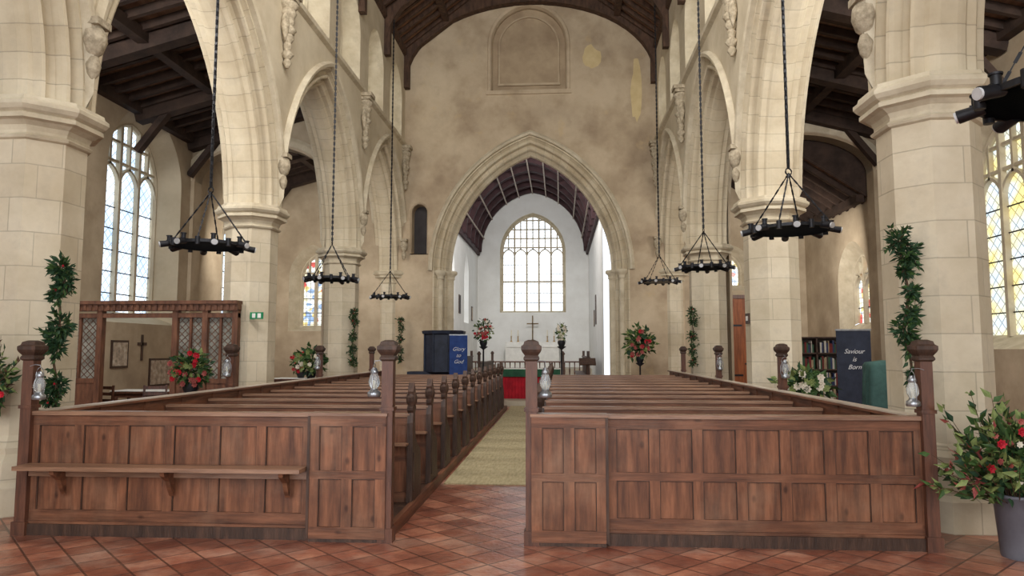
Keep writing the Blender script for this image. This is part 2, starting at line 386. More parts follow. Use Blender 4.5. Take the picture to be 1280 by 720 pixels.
# ---------------------------------------------------------------- shell data
PY = [-3.6, 1.9, 7.4, 12.9, 18.4, 23.9]
AXs = {-1: 4.83, 1: 4.7}; INs = {-1: 4.33, 1: 4.2}; OUT = 5.2; SP = 4.3
EW = 23.55; AW = 8.9
YB = -4.5
arc_a, arc_h, arc_r = 2.275, 3.35, .47
half = [(.47, 0), (.43, 0), (.42, .04), (.385, .11), (.34, .13), (.31, .10), (.30, .05), (.27, .03), (.235, .045), (.225, .09), (.225, .17), (.195, .22), (.15, .24), (.125, .20), (.10, .185), (.075, .21), (.065, .30), (.03, .33), (.01, .38), (.0, .42)]
prof_arc = half+[(r, 1.0-d) for r, d in reversed(half)]
eave = 11.95
clwin_y = [-1.0, 1.7, 4.4, 7.0, 9.6, 12.1, 14.7, 17.2, 19.7, 22.2]
for side, nm in ((-1, 'north'), (1, 'south')):
    P = (lambda s: (lambda u, z, d: (s*(INs[s]+d), u, z)))(side)
    mb = MB()
    ops = []
    for a, b in zip(PY, PY[1:]):
        ops.append((((a+b)/2, arc_a, SP, SP, arc_h), arc_r))
    wall(mb, P, YB, EW+.02, SP, 8.62, ops, 0, 0)
    wall(mb, P, YB, EW+.3, SP, 8.62, ops, 0, 1.0)
    cl = [(y, .56, 8.95, 9.95, .68) for y in clwin_y]
    wall(mb, P, YB, EW, 8.62, eave, [(o, .28) for o in cl], 0, 0)
    mb.prism([(0, 0), (-.09, .05), (-.11, .13), (-.05, .18), (0, .22)], lambda a, b, t, P=P: P(t, 8.50+b, a), YB, EW, 1)
    mb.prism([(0, 0), (-.1, .05), (-.1, .22), (0, .25)], lambda a, b, t, P=P: P(t, eave-.3+b, a), YB, EW, 2)
    mb.obj('wall_nave_'+nm, [plaster_n, trimst, roof_beam])
    for o in cl:
        window(P, o, .55, .28, 2, gl_cler, tr=True, stonem=trimst, head=False)
    for i, (op, r) in enumerate(ops):
        mb = MB()
        sweep(mb, P, op, prof_arc, 0, n=18, clamp=2.749)
        R = (arc_a**2+arc_h**2)/(2*arc_a); cx = arc_a-R
        for dd, sg in ((0, -1), (1.0, 1)):
            hp = [(.46, dd), (.48, dd+sg*.09), (.55, dd+sg*.11), (.60, dd+sg*.03), (.60, dd)]
            for (r1, d1), (r2, d2) in zip(hp, hp[1:]):
                for s2 in (-1, 1):
                    seg = []
                    for rr, d_ in ((r1, d1), (r2, d2)):
                        tm = acos(-cx/(R+rr)); t0 = acos(min(1, (2.75-cx)/(R+rr))) if (2.75-cx)/(R+rr) < 1 else 0.0
                        seg.append([P(op[0]+s2*(cx+(R+rr)*cos(t0+(tm-t0)*k/18)), SP+(R+rr)*sin(t0+(tm-t0)*k/18), d_) for k in range(19)])
                    mb.add(seg[0]+seg[1], [(k, k+1, 20+k, 19+k) for k in range(18)], 1)
        mb.obj('arcade_arch', [vous, trimst])

# piers
def pier(x, y):
    mb = MB(); rot = pi/8; k = 1/cos(pi/8)
    f = lambda L: [(r*k, z) for r, z in L]
    mb.lathe((x, y, 0), f([(.62, 0), (.62, .28), (.58, .33), (.56, .52), (.54, .55), (.49, .60), (.505, .66), (.46, .72), (.43, .78), (.43, 3.86)]), 8, 0, rot, False)
    mb.lathe((x, y, 3.86), f([(.43, 0), (.465, .015), (.48, .04), (.445, .07), (.445, .10), (.465, .15), (.52, .19), (.57, .205), (.57, .25), (.55, .265), (.59, .29), (.62, .33), (.62, .37), (.58, .40), (.57, .44)]), 8, 1, rot, False)
    return mb.obj('stone_pier', [stone, trimst])
for y in PY[1:]:
    for s in (-1, 1):
        pier(s*AXs[s], y)

# carved corbels and hood stops
def corbel():
    mb = MB()
    for i in range(9):
        t = i/8
        mb.lathe((0, 0, -1.3+t*1.3), [(.03+.10*t, -.10), (.09+.10*t+.03*sin(i*2.1), 0), (.03+.11*t, .1)], 9, 0, i*.5)
    mb.lathe((0, .0, -.32), [(.02, -.14), (.10, -.09), (.13, 0), (.11, .09), (.03, .15)], 10, 0)
    mb.box(-.2, .2, -.2, .2, 0, .1); mb.box(-.16, .16, -.16, .16, -.08, 0)
    for sgn in (-1, 1):
        mb.lathe((0, sgn*.14, -.62), [(.01, -.28), (.06, -.12), (.09, 0), (.07, .16), (.01, .3)], 7, 0)
    return mb.obj('carved_wall_corbel', [carved], (0, 0, -50))
def headstop():
    mb = MB()
    mb.lathe((0, 0, 0), [(.02, -.2), (.09, -.13), (.13, 0), (.12, .1), (.06, .19), (.02, .22)], 10, 0)
    mb.lathe((0, 0, -.28), [(.01, -.18), (.06, -.1), (.08, 0), (.05, .1)], 8, 0)
    mb.box(-.11, .11, -.12, .12, .16, .24)
    return mb.obj('carved_head_stop', [carved], (0, 0, -50))
cb0 = corbel(); hs0 = headstop(); first = [True, True]
for y in PY[2:5]+[23.35]:
    for s in (-1, 1):
        loc = (s*(INs[s]-.08), y, 8.42)
        if first[0]: cb0.location = loc; first[0] = False
        else: dup(cb0, loc)
        loc = (s*(INs[s]-.07), y, 5.1)
        if first[1]: hs0.location = loc; first[1] = False
        else: dup(hs0, loc)

# ---------------------------------------------------------------- nave east wall + chancel arch
PE = lambda u, z, d: (u, EW+d, z)
ca = (-.04, 2.78, 0.0, 4.3, 4.05)
mb = MB()
rood = (-3.80, .26, 4.87, 6.3, .28)
wall(mb, PE, -5.0, 5.0, 0, 9.7, [(ca, .5), (rood, .05)], 0, 0)
nic = (-.08, 1.25, 10.45, 12.1, 1.3)
wall(mb, PE, -5.0, 5.0, 9.7, 15.6, [(nic, .16)], 0, 0)
pp = path(nic)
mb.add([PE(u, z, .22) for u, z in pp], [tuple(range(len(pp)))], 1)
sweep(mb, PE, nic, [(.16, 0), (.14, -.04), (.05, -.02), (.0, .1), (0, .22)], 2, jamb=True, sill=True)
pin = (nic[0], 1.0, 10.75, 12.05, 1.05)
sweep(mb, PE, pin, [(.07, .22), (.05, .16), (0, .16), (0, .22)], 2, jamb=True)
pbox(mb, PE, pin[0]-1.07, pin[0]+1.07, 10.68, 10.76, .15, .22, 2)
pbox(mb, PE, nic[0]-1.45, nic[0]+1.45, nic[2]-.14, nic[2], -.06, .23, 2)
pr = path(rood)
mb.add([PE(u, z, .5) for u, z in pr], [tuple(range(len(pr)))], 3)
sweep(mb, PE, rood, [(.05, 0), (0, .05), (0, .5)], 0, jamb=True)
mb.add([PE(rood[0]-.3, 4.87, 0), PE(rood[0]+.3, 4.87, 0), PE(rood[0]+.3, 4.87, .5), PE(rood[0]-.3, 4.87, .5)], [(0, 1, 2, 3)], 0)
def patch(cx, cz, rx, rz, n=16, seed=1):
    r = random.Random(seed); pts = []
    for i in range(n):
        a = 2*pi*i/n; k = .8+.35*r.random(); pts.append(PE(cx+rx*k*cos(a), cz+rz*k*sin(a), -.008))
    mb.add(pts, [tuple(range(n))], 4)
patch(2.05, 11.55, .3, .42, seed=2); patch(3.55, 10.3, .18, 1.1, seed=5)
mb.obj('wall_nave_east', [plaster_e, niche_pl, plaster_e, dark_void, plaster_patch])

mb = MB()
ch = [(.5, 0), (.45, 0), (.44, .05), (.38, .12), (.33, .11), (.31, .04), (.27, .03), (.25, .09), (.24, .2), (.18, .24), (.14, .22), (.11, .2), (.08, .25), (.06, .34), (0, .40)]
profc = ch+[(r, 1.0-d) for r, d in reversed(ch)]
sweep(mb, PE, ca, profc, 0, jamb=True, n=20)
arc2 = (ca[0], 2.78, 4.3, 4.3, 4.05)
sweep(mb, PE, arc2, [(.5, 0), (.51, -.10), (.58, -.13), (.66, -.05), (.67, 0)], 1, n=20)
sweep(mb, PE, arc2, [(-.0, .34), (-.06, .4), (-.06, .6), (0, .66)], 0, n=20)
for s in (-1, 1):
    x = ca[0]+s*(2.78)
    mb.cyl((x, EW+.5, .3), (x, EW+.5, 4.05), .15, n=14, m=1)
    mb.lathe((x, EW+.5, 4.0), [(.15, 0), (.19, .03), (.17, .07), (.19, .14), (.26, .2), (.27, .27), (.24, .31)], 12, 1)
    xx = ca[0]+s*3.03
    mb.cyl((xx, EW+.1, .3), (xx, EW+.1, 4.05), .09, n=12, m=1)
    mb.lathe((xx, EW+.1, 4.0), [(.09, 0), (.13, .03), (.11, .07), (.14, .14), (.2, .2), (.21, .27), (.18, .31)], 12, 1)
    mb.box(x-.3 if s < 0 else x-.1, x+.1 if s < 0 else x+.3, EW+.22, EW+.78, 4.22, 4.31, 1)
    mb.lathe((x, EW+.5, 0.0), [(.3, 0), (.3, .2), (.22, .25), (.24, .32), (.16, .38)], 12, 1)
mb.obj('chancel_arch', [vous, trimst])

# ---------------------------------------------------------------- aisles
def roofz(side, ax):
    return 8.35-(ax-OUT)*(1.0/(AW-OUT))
for side, nm in ((-1, 'north'), (1, 'south')):
    PA = (lambda s: (lambda u, z, d: (s*(AW+d), u, z)))(side)
    if side < 0:
        wins = [(4.65, .92, 2.6, 5.5, 1.3), (10.6, .92, 2.6, 5.5, 1.3), (16.15, 1.12, 2.5, 5.7, 1.35), (21.2, .8, 2.6, 5.2, 1.2)]
    else:
        wins = [(2.0, .95, 1.9, 4.6, 1.2), (8.4, .95, 1.9, 4.6, 1.2), (13.6, 1.1, 1.9, 4.75, 1.3), (19.9, .62, 2.35, 3.5, .7)]
    mb = MB()
    wall(mb, PA, YB, EW+.3, 0, 7.5, [(o, .4) for o in wins], 0, 0)
    mb.obj('wall_aisle_'+nm, [plaster_a])
    for o in wins:
        window(PA, o, .55 if o[1] > .65 else .4, .4, 3 if o[1] > .65 else 2, gl_left if side < 0 else (gl_right if o[1] > .65 else gl_st), stonem=trimst if side > 0 else plaster_n)
    PX = (lambda s: (lambda u, z, d: (s*u, EW+d, z)))(side)
    mb = MB()
    if side < 0:
        ew = (7.45, .5, 2.45, 4.1, .8)
    else:
        ew = (6.55, .36, 3.75, 4.25, .5)
    wall(mb, PX, 5.0, AW+.1, 0, 8.6, [(ew, .3)], 0, 0)
    mb.obj('wall_aisle_east_'+nm, [plaster_a])
    window(PX, ew, .5, .3, 2 if side < 0 else 1, gl_st, stonem=trimst)
    PT = (lambda s: (lambda u, z, d: (s*u, 18.15+d, z)))(side)
    top = (7.05, 1.78, 0, 6.15, .95)
    mb = MB()
    zt = lambda u: roofz(1, u)-.02
    wall(mb, PT, OUT, AW, 0, 8, [(top, .07)], 0, 0, ztop=zt)
    wall(mb, PT, OUT, AW, 0, 8, [(top, .07)], 0, .5, ztop=zt)
    sweep(mb, PT, top, [(.30, 0), (.30, -.05), (.2, -.07), (.07, -.03), (0, .06), (0, .44), (.06, .53), (.07, .5)], 1, jamb=False)
    sweep(mb, PT, top, [(.07, 0), (.07, -.02), (0, .03), (0, .44), (.06, .53), (.07, .5)], 0, jamb=True)
    mb.obj('aisle_transverse_arch', [plaster_a, trimst])
    mb = MB()
    def rp(x, y, dz=0): return (side*x, y, roofz(1, x)+dz)
    y1 = 18.7 if side > 0 else EW+.3
    mb.add([rp(OUT-.05, YB), rp(AW+.05, YB), rp(AW+.05, y1), rp(OUT-.05, y1)], [(0, 1, 2, 3)], 0)
    y = YB+.3
    while y < y1-.1:
        mb.beam(rp(OUT-.02, y, -.09), rp(AW, y, -.09), .1, .16, 1); y += .48
    for y in [1.9, 4.65, 7.4, 10.15, 12.9, 15.65, 18.0]+([20.9, 23.2] if side < 0 else []):
        mb.beam(rp(OUT, y, -.28), rp(AW, y, -.28), .28, .3, 1)
        mb.beam(rp(AW-.02, y, -1.1), rp(AW-.75, y, -.35), .14, .18, 1, (0, 1, 0))
    mb.beam(rp(7.05, YB, -.2), rp(7.05, y1, -.2), .22, .24, 1)
    mb.beam(rp(AW-.1, YB, -.15), rp(AW-.1, y1, -.15), .2, .24, 1)
    mb.beam(rp(OUT+.1, YB, -.15), rp(OUT+.1, y1, -.15), .2, .24, 1)
    if side > 0:
        def r2(x, y, dz=0): return (x, y, 8.1-(x-OUT)*(2.5/(AW-OUT))+dz)
        mb.add([r2(OUT-.05, 18.66), r2(AW+.05, 18.66), r2(AW+.05, EW+.3), r2(OUT-.05, EW+.3)], [(0, 1, 2, 3)], 0)
        # boarded gable closing the step between the two roof levels
        mb.add([r2(OUT-.05, 18.67, -.05), r2(AW+.05, 18.67, -.05), (AW+.05, 18.67, 8.6), (OUT-.05, 18.67, 8.6)], [(0, 1, 2, 3)], 1)
        y = 18.95
        while y < EW:
            mb.beam(r2(OUT, y, -.09), r2(AW, y, -.09), .1, .16, 1); y += .5
        mb.beam(r2(7.0, 18.7, -.18), r2(7.0, EW, -.18), .2, .2, 1)
        mb.beam(r2(8.7, 18.7, -.18), r2(8.7, EW, -.18), .2, .2, 1)
    mb.obj('ceiling_aisle_'+nm, [aisle_board, aisle_beam])

# ---------------------------------------------------------------- nave roof
mb = MB()
apex = 15.3
def nz(x): return apex-(apex-eave)*abs(x)/4.4
for s in (-1, 1):
    mb.add([(s*4.5, YB, nz(4.5)), (0, YB, apex), (0, EW+.3, apex), (s*4.5, EW+.3, nz(4.5))], [(0, 1, 2, 3)], 0)
    y = YB+.2
    while y < EW:
        mb.beam((s*4.4, y, nz(4.4)-.08), (0, y, apex-.08), .11, .14, 1); y += .5
    for x in (1.4, 2.9):
        mb.beam((s*x, YB, nz(x)-.16), (s*x, EW, nz(x)-.16), .2, .22, 1)
mb.beam((0, YB, apex-.2), (0, EW, apex-.2), .25, .28, 1)
y = EW-.16; first_t = True
while y > YB:
    def cz(t): return 10.7+2.75*max(0.0, sin(t))**.95
    pts = [(-.06-4.22*cos(pi*k/28), cz(pi*k/28)) for k in range(29)]
    for (a, b), (c, e) in zip(pts, pts[1:]):
        vs = []
        ta = nz(a)-.02; tc_ = nz(c)-.02
        if not first_t: ta = min(ta, b+.45+.5*abs(a)/4.2); tc_ = min(tc_, e+.45+.5*abs(c)/4.2)
        for yy in (y-.14, y+.14):
            vs += [(a, yy, b), (c, yy, e), (c, yy, tc_), (a, yy, ta)]
        mb.add(vs, [(0, 1, 2, 3), (7, 6, 5, 4), (0, 4, 5, 1), (3, 2, 6, 7)], 1)
    for s in (-1, 1):
        X_ = INs[s]
        mb.box(s*(X_-.18), s*X_, y-.11, y+.11, 10.55, eave, 1)
        mb.beam((s*4.35, y, nz(4.35)-.2), (0, y, apex-.2), .24, .3, 1)
    y -= 2.75; first_t = False
mb.obj('ceiling_nave', [roof_board, roof_beam])

# ---------------------------------------------------------------- chancel
CC = -.47; CW = 2.9; CY0 = EW+1.0; CY1 = 37.0; CE = 6.75; CH = 3.35
CF = .3; SF = .75
for side, nm in ((-1, 'north'), (1, 'south')):
    PC = (lambda s: (lambda u, z, d: (CC+s*(CW+d), u, z)))(side)
    wins = [(28.0, .6, 3.0, 4.9, 1.0), (32.6, .6, 3.0, 4.9, 1.0)] if side < 0 else []
    mb = MB(); wall(mb, PC, CY0-.05, CY1, 0, CE+.1, [(o, .2) for o in wins])
    mb.obj('wall_chancel_'+nm, [white_pl])
    for o in wins: window(PC, o, .5, .2, 2, gl_east, stonem=white_pl)
PCE = lambda u, z, d: (u, CY1+d, z)
ewin = (CC, 1.6, 3.65, 6.75, 1.95)
mb = MB(); wall(mb, PCE, CC-CW-.1, CC+CW+.1, 0, 11, [(ewin, .12)]); mb.obj('wall_chancel_east', [white_pl])
window(PCE, ewin, .3, .12, 5, gl_east, stonem=trimst, transom=5.2)
mb = MB()
PB = lambda u, z, d: (u, EW+1.0+d, z)
wall(mb, PB, -5.3, 5.3, 0, 15, [(ca, .5)])
mb.obj('wall_chancel_west', [white_pl])
mb = MB()
ap = arch(CW, CH, 0, 12)
n = len(ap)
mb.add([(CC+x, CY0-.02, CE+z) for x, z in ap]+[(CC+x, CY1+.05, CE+z) for x, z in ap], [(i, i+1, n+i+1, n+i) for i in range(n-1)], 0)
y = CY0+.15; k = 0
while y < CY1:
    w = .2 if k % 2 == 0 else .1; dp = .24 if k % 2 == 0 else .1
    po = arch(CW, CH, 0, 12); pi_ = arch(CW, CH, -dp, 12)
    for i in range(n-1):
        vs = []
        for yy in (y-w/2, y+w/2):
            vs += [(CC+po[i][0], yy, CE+po[i][1]), (CC+po[i+1][0], yy, CE+po[i+1][1]), (CC+pi_[i+1][0], yy, CE+pi_[i+1][1]), (CC+pi_[i][0], yy, CE+pi_[i][1])]
        mb.add(vs, [(0, 1, 2, 3), (7, 6, 5, 4), (3, 2, 6, 7)], 1)
    y += .75; k += 1
for i in (2, 5, 8, 10, 12, 14, 16, 19, 22):
    x, z = arch(CW, CH, -.25, 12)[i]
    mb.beam((CC+x, CY0, CE+z), (CC+x, CY1, CE+z), .055, .05, 2)
for s in (-1, 1):
    mb.box(CC+s*CW-.12, CC+s*CW+.12, CY0, CY1, CE-.16, CE+.06, 1)
mb.obj('ceiling_chancel', [ch_board, ch_beam, ch_pale])

# ---------------------------------------------------------------- floors
AL, AR, PF, PEND = -.57, .69, 6.25, 19.9
XL, XR = -3.87, 3.97
mb = MB()
def quad(x0, x1, y0, y1, z=0, m=0): mb.add([(x0, y0, z), (x1, y0, z), (x1, y1, z), (x0, y1, z)], [(0, 1, 2, 3)], m)
quad(-AW-.1, AW+.1, YB, EW+1, 0, 0)
mb.obj('floor', [tile_d])
mb = MB(); mb.box(-4.05, 4.05, 21.0, EW+.3, 0, .15, 0); mb.box(-2.7, 2.7, EW-.15, CY0+.3, 0, .3, 0)
mb.box(CC-CW, CC+CW, CY0-.02, CY1, 0, CF, 0); mb.box(CC-CW, CC+CW, 32.2, CY1, 0, .5, 0); mb.box(CC-CW, CC+CW, 34.0, CY1, 0, SF, 0)
mb.obj('floor_chancel_steps', [M('pale_stone_floor', (186, 176, 158), (160, 148, 130), 2, .6, .1)])
mb = MB(); mb.box(AL+.07, AR-.05, 8.85, 20.98, 0, .014); mb.obj('aisle_matting', [mat_sisal])

# ---------------------------------------------------------------- pews
def panelled(mb, x0, x1, y, z0, z1, cols, split, sw=.085, dep=.022, mp=0, mr=1, thick=.05, top=.09, bot=.1, ends=True):
    mb.box(x0, x1, y+dep, y+thick, z0, z1, mp)
    mb.box(x0, x1, y, y+dep, z1-top, z1, mr); mb.box(x0, x1, y, y+dep, z0, z0+bot, mr)
    mb.box(x0, x1, y, y+dep, split-.035, split+.035, mr)
    w = (x1-x0-sw)/cols
    for i in range(cols+1):
        xx = x0+i*w
        mb.box(xx, xx+sw, y+.001, y+dep, z0+bot, split-.035, mp); mb.box(xx, xx+sw, y+.001, y+dep, split+.035, z1-top, mp)
    for i in range(cols):
        for a, b in ((z0+bot, split-.035), (split+.035, z1-top)):
            xa = x0+i*w+sw; xb = x0+(i+1)*w
            t = .006
            mb.box(xa, xa+t, y+.008, y+dep, a, b, 2); mb.box(xb-t, xb, y+.008, y+dep, a, b, 2)
            mb.box(xa+t, xb-t, y+.008, y+dep, b-t, b, 2)
def block(x0, x1, gate_at, cols, nm):
    mb = MB()
    if gate_at == 'right': g0, g1, m0, m1 = x1-.68, x1, x0, x1-.68
    else: g0, g1, m0, m1 = x0, x0+.64, x0+.64, x1
    panelled(mb, m0, m1, PF, .12, 1.06, cols, .57)
    mb.box(m0, m1, PF-.035, PF+.06, 0, .1, 3)
    mb.box(m0, m1, PF-.02, PF+.05, .1, .125, 1)
    mb.box(m0-.0, m1, PF-.03, PF+.085, 1.06, 1.095, 4)
    panelled(mb, g0, g1, PF-.09, .03, 1.075, 2, .57, sw=.09, thick=.14)
    mb.box(g0+.01, g1-.01, PF-.08, PF+.06, 0, .03, 3)
    mb.box(g0-.01, g1+.01, PF-.1, PF+.085, 1.075, 1.1, 4)
    gx = g0 if gate_at == 'right' else g1
    mb.box(gx-.012, gx+.012, PF-.095, PF, .03, 1.07, 2)
    xs = x0 if gate_at == 'right' else x1
    s = 1 if gate_at == 'right' else -1
    mb.box(xs, xs+s*.045, PF+.06, PEND, 0, 1.06, 5)
    y = PF+.1
    while y < PEND-.1:
        mb.box(xs-s*.02, xs, y, y+.09, .1, 1.06, 5); mb.box(xs+s*.045, xs+s*.06, y, y+.09, .1, 1.06, 5); y += .8
    mb.box(xs-s*.03, xs+s*.1, PF+.085, PEND, 1.06, 1.085, 5)
    mb.box(xs-s*.03, xs+s*.1, PF+.085, PEND, 1.085, 1.098, 6)
    mb.box(x0+(.05 if s > 0 else .03), x1-(.05 if s < 0 else .03), PF+.06, PEND, 0, .1, 3)
    xi = x1 if gate_at == 'right' else x0
    mb.box(xi-.02, xi+.03, PF+.06, PEND, 0, .115, 5)
    return mb.obj(nm, [pine_v, pine_h, oak_dark, oak_dark, pine_top, pine_y, rail_pale])
bl = block(XL, AL, 'right', 6, 'box_pew_front')
br = block(AR, XR, 'left', 7, 'box_pew_front')
mb = MB()
mb.box(XL+.04, -1.27, PF-.25, PF-.03, .60, .635, 0)
mb.box(XL+.04, -1.27, PF-.045, PF-.03, .52, .60, 0)
for x in (-3.5, -2.5, -1.45):
    mb.prism([(0, .60), (-.18, .60), (-.17, .56), (-.08, .50), (-.04, .42), (0, .36)], lambda a, b, t: (t, PF-.03+a, b), x-.02, x+.02, 1)
b_ = mb.obj('shelf_bench', [pine_top, pine_h])
def post():
    mb = MB(); w = .05
    mb.box(-w, w, -w, w, 0, 1.58, 0)
    mb.box(-w-.015, w+.015, -w-.015, w+.015, 0, .12, 0)
    mb.box(-w-.012, w+.012, -w-.012, w+.012, 1.12, 1.15, 0)
    mb.lathe((0, 0, 1.55), [(.075, 0), (.095, .015), (.095, .03), (.08, .05), (.11, .08), (.122, .10), (.122, .13), (.095, .145), (.085, .17), (.04, .185)], 4, 1, pi/4, False)
    return mb.obj('pew_post', [post_wood, oak_dark], (0, 0, -50))
po = post(); fp = True
posts = [(XL-.02, PF-.0), (AL+.0, PF-.02), (AR-.0, PF-.02), (XR+.02, PF-.0), (XL-.05, 10.3), (XL-.05, 14.2), (XR+.05, 10.2), (XR+.05, 14.2), (XL-.05, 18.2), (XR+.05, 18.2)]
for x, y in posts:
    if fp: po.location = (x, y, 0); fp = False
    else: dup(po, (x, y, 0))
PZ = .1
def pew(x0, x1, endx, nm):
    mb = MB()
    mb.box(x0, x1, 0, .03, .0, .86, 0)
    mb.box(x0, x1, -.012, 0, .78, .86, 1); mb.box(x0, x1, -.012, 0, 0, .1, 1); mb.box(x0, x1, -.012, 0, .4, .47, 1)
    k = x0+.1
    while k < x1: mb.box(k, k+.07, -.010, 0, .1, .78, 1); k += .62
    mb.box(x0, x1, -.035, .065, .86, .893, 2)
    mb.box(x0, x1, .03, .40, .34, .37, 2); mb.box(x0, x1, .36, .385, .22, .34, 1)
    mb.box(x0, x1, -.17, -.012, .58, .60, 2)
    for xx in (x0+.02, (x0+x1)/2, x1-.06): mb.box(xx, xx+.03, .05, .36, 0, .34, 1)
    prof = [(-.06, 0), (.42, 0), (.42, .09), (.39, .11), (.38, .42), (.34, .50), (.20, .56), (.10, .64), (.065, .80), (.065, .90), (.10, .93), (.105, .96), (.06, .985), (.085, 1.02),
            (.095, 1.06), (.06, 1.08), (.075, 1.12), (.045, 1.17), (.02, 1.21), (-.005, 1.17), (-.035, 1.12), (-.02, 1.08), (-.055, 1.06), (-.045, 1.02), (-.02, .985), (-.065, .96), (-.06, .93), (-.03, .90), (-.05, .80)]
    mb.prism(prof, lambda a, b, t: (t, a, b), endx-.03, endx+.03, 3)
    mb.prism([(.0, .1), (.34, .1), (.33, .42), (.28, .46), (.0, .5)], lambda a, b, t: (t, a, b), endx-.036, endx+.036, 3)
    mb.lathe((endx, .02, 1.0), [(.03, -.04), (.055, 0), (.06, .05), (.05, .09), (.03, .14), (.008, .2)], 8, 3)
    return mb.obj(nm, [pine_v, pine_h, pine_top, oak_dark], (0, 0, -50))
pl = pew(XL+.07, AL-.04, AL-.03, 'pew'); pr = pew(AR+.04, XR-.07, AR+.03, 'pew')
ys = [7.35+1.04*i for i in range(12)]
for i, y in enumerate(ys):
    if i == 0: pl.location = (0, y, PZ); pr.location = (0, y, PZ)
    else: dup(pl, (0, y, PZ)); dup(pr, (0, y, PZ))
mb = MB()
for i, y in enumerate(ys[:-1]):
    for x in (-1.0, -1.9, -2.9, 1.3, 2.2, 3.1):
        if random.random() < .6 or x == -1.0:
            mb.box(x-.17, x+.17, y+.1, y+.34, PZ+.372, PZ+.43, 0)
mb.obj('hassock_cushions', [red_c])

# ---------------------------------------------------------------- foliage helper
def leaf(mb, p, d, L, W, m, rng):
    d = Vector(d).normalized(); s = d.cross(Vector((rng.uniform(-1, 1), rng.uniform(-1, 1), rng.uniform(-1, 1)))).normalized()
    nrm = s.cross(d); p = Vector(p)
    mb.add([p, p+d*L*.35+s*W+nrm*W*.3, p+d*L, p+d*L*.35-s*W+nrm*W*.3, p+d*L*.4], [(0, 1, 4), (1, 2, 4), (2, 3, 4), (3, 0, 4)], m)
def clump(mb, c, rad, n, L, ms, rng, W=.3):
    c = Vector(c)
    for i in range(n):
        d = Vector((rng.gauss(0, 1), rng.gauss(0, 1), rng.gauss(0, 1)))
        if d.length < .01: continue
        d.normalize(); k = rng.uniform(.15, .95)
        p = c+Vector((d.x*rad[0]*k, d.y*rad[1]*k, d.z*rad[2]*k))
        dd = d+Vector((rng.uniform(-.6, .6), rng.uniform(-.6, .6), rng.uniform(-.7, .5)))
        leaf(mb, p, dd, L*rng.uniform(.7, 1.3), L*W, rng.choice(ms), rng)
def bloom(mb, p, r, m, rng):
    p = Vector(p)
    for ring, (k, n, tz) in enumerate(((1.0, 7, .25), (.65, 6, .6), (.35, 4, .9))):
        for i in range(n):
            a = 2*pi*i/n+ring*.4
            d = Vector((cos(a), -tz, sin(a))).normalized()
            s = Vector((-sin(a), 0, cos(a)))
            mb.add([p, p+d*r*k*.6+s*r*k*.4, p+d*r*k*1.05, p+d*r*k*.6-s*r*k*.4], [(0, 1, 2, 3)], m)
    mb.lathe((p.x, p.y, p.z-.3*r), [(.05*r, 0), (.35*r, .2*r), (.35*r, .4*r), (.05*r, .6*r)], 6, m)
FM = [leafA, leafB, leafC, fl_red, fl_wht, fl_pnk, twig]

rng = random.Random(3)
mb = MB(); bx, by = 4.60, 6.1
mb.lathe((bx, by, 0), [(.135, 0), (.14, .015), (.175, .47), (.19, .475), (.19, .50), (.17, .50), (.165, .46)], 28, 7)
for i in range(70):
    a = rng.uniform(0, 2*pi); e = rng.uniform(.15, 1.3)
    d = Vector((cos(a)*cos(e)*.8, sin(a)*cos(e)*.7, sin(e))); Lh = rng.uniform(.45, .95)
    p0 = Vector((bx+cos(a)*.08, by+sin(a)*.08, .4)); p1 = p0+d*Lh
    mb.cyl(p0, p1, .005, .002, 4, 6)
    for k in range(12):
        t = rng.uniform(.35, 1.05); p = p0+d*Lh*t
        leaf(mb, p, d+Vector((rng.uniform(-1, 1), rng.uniform(-1, 1), rng.uniform(-.9, .6))), rng.uniform(.07, .13), .026, rng.choice([0, 0, 2, 2, 1, 5]), rng)
clump(mb, (bx, by, .85), (.4, .3, .32), 520, .1, [0, 0, 2, 2, 1], rng)
clump(mb, (bx-.05, by-.05, .62), (.3, .28, .16), 180, .1, [0, 1, 2], rng)
for dx, dy, dz in ((.03, -.3, .88), (.16, -.3, .97), (-.25, -.25, .92), (.13, -.3, .74), (-.12, -.3, 1.02), (.3, -.2, .82), (-.3, -.18, .72), (.02, -.28, 1.16)):
    bloom(mb, (bx+dx, by+dy, dz), .04, 3, rng)
for i in range(24):
    bloom(mb, (bx+rng.uniform(-.3, .3), by-.26+rng.uniform(-.05, .05), rng.uniform(.62, 1.15)), .028, rng.choice([5, 5, 4, 2]), rng)
mb.obj('flower_bucket_arrangement', FM+[bucket_m])

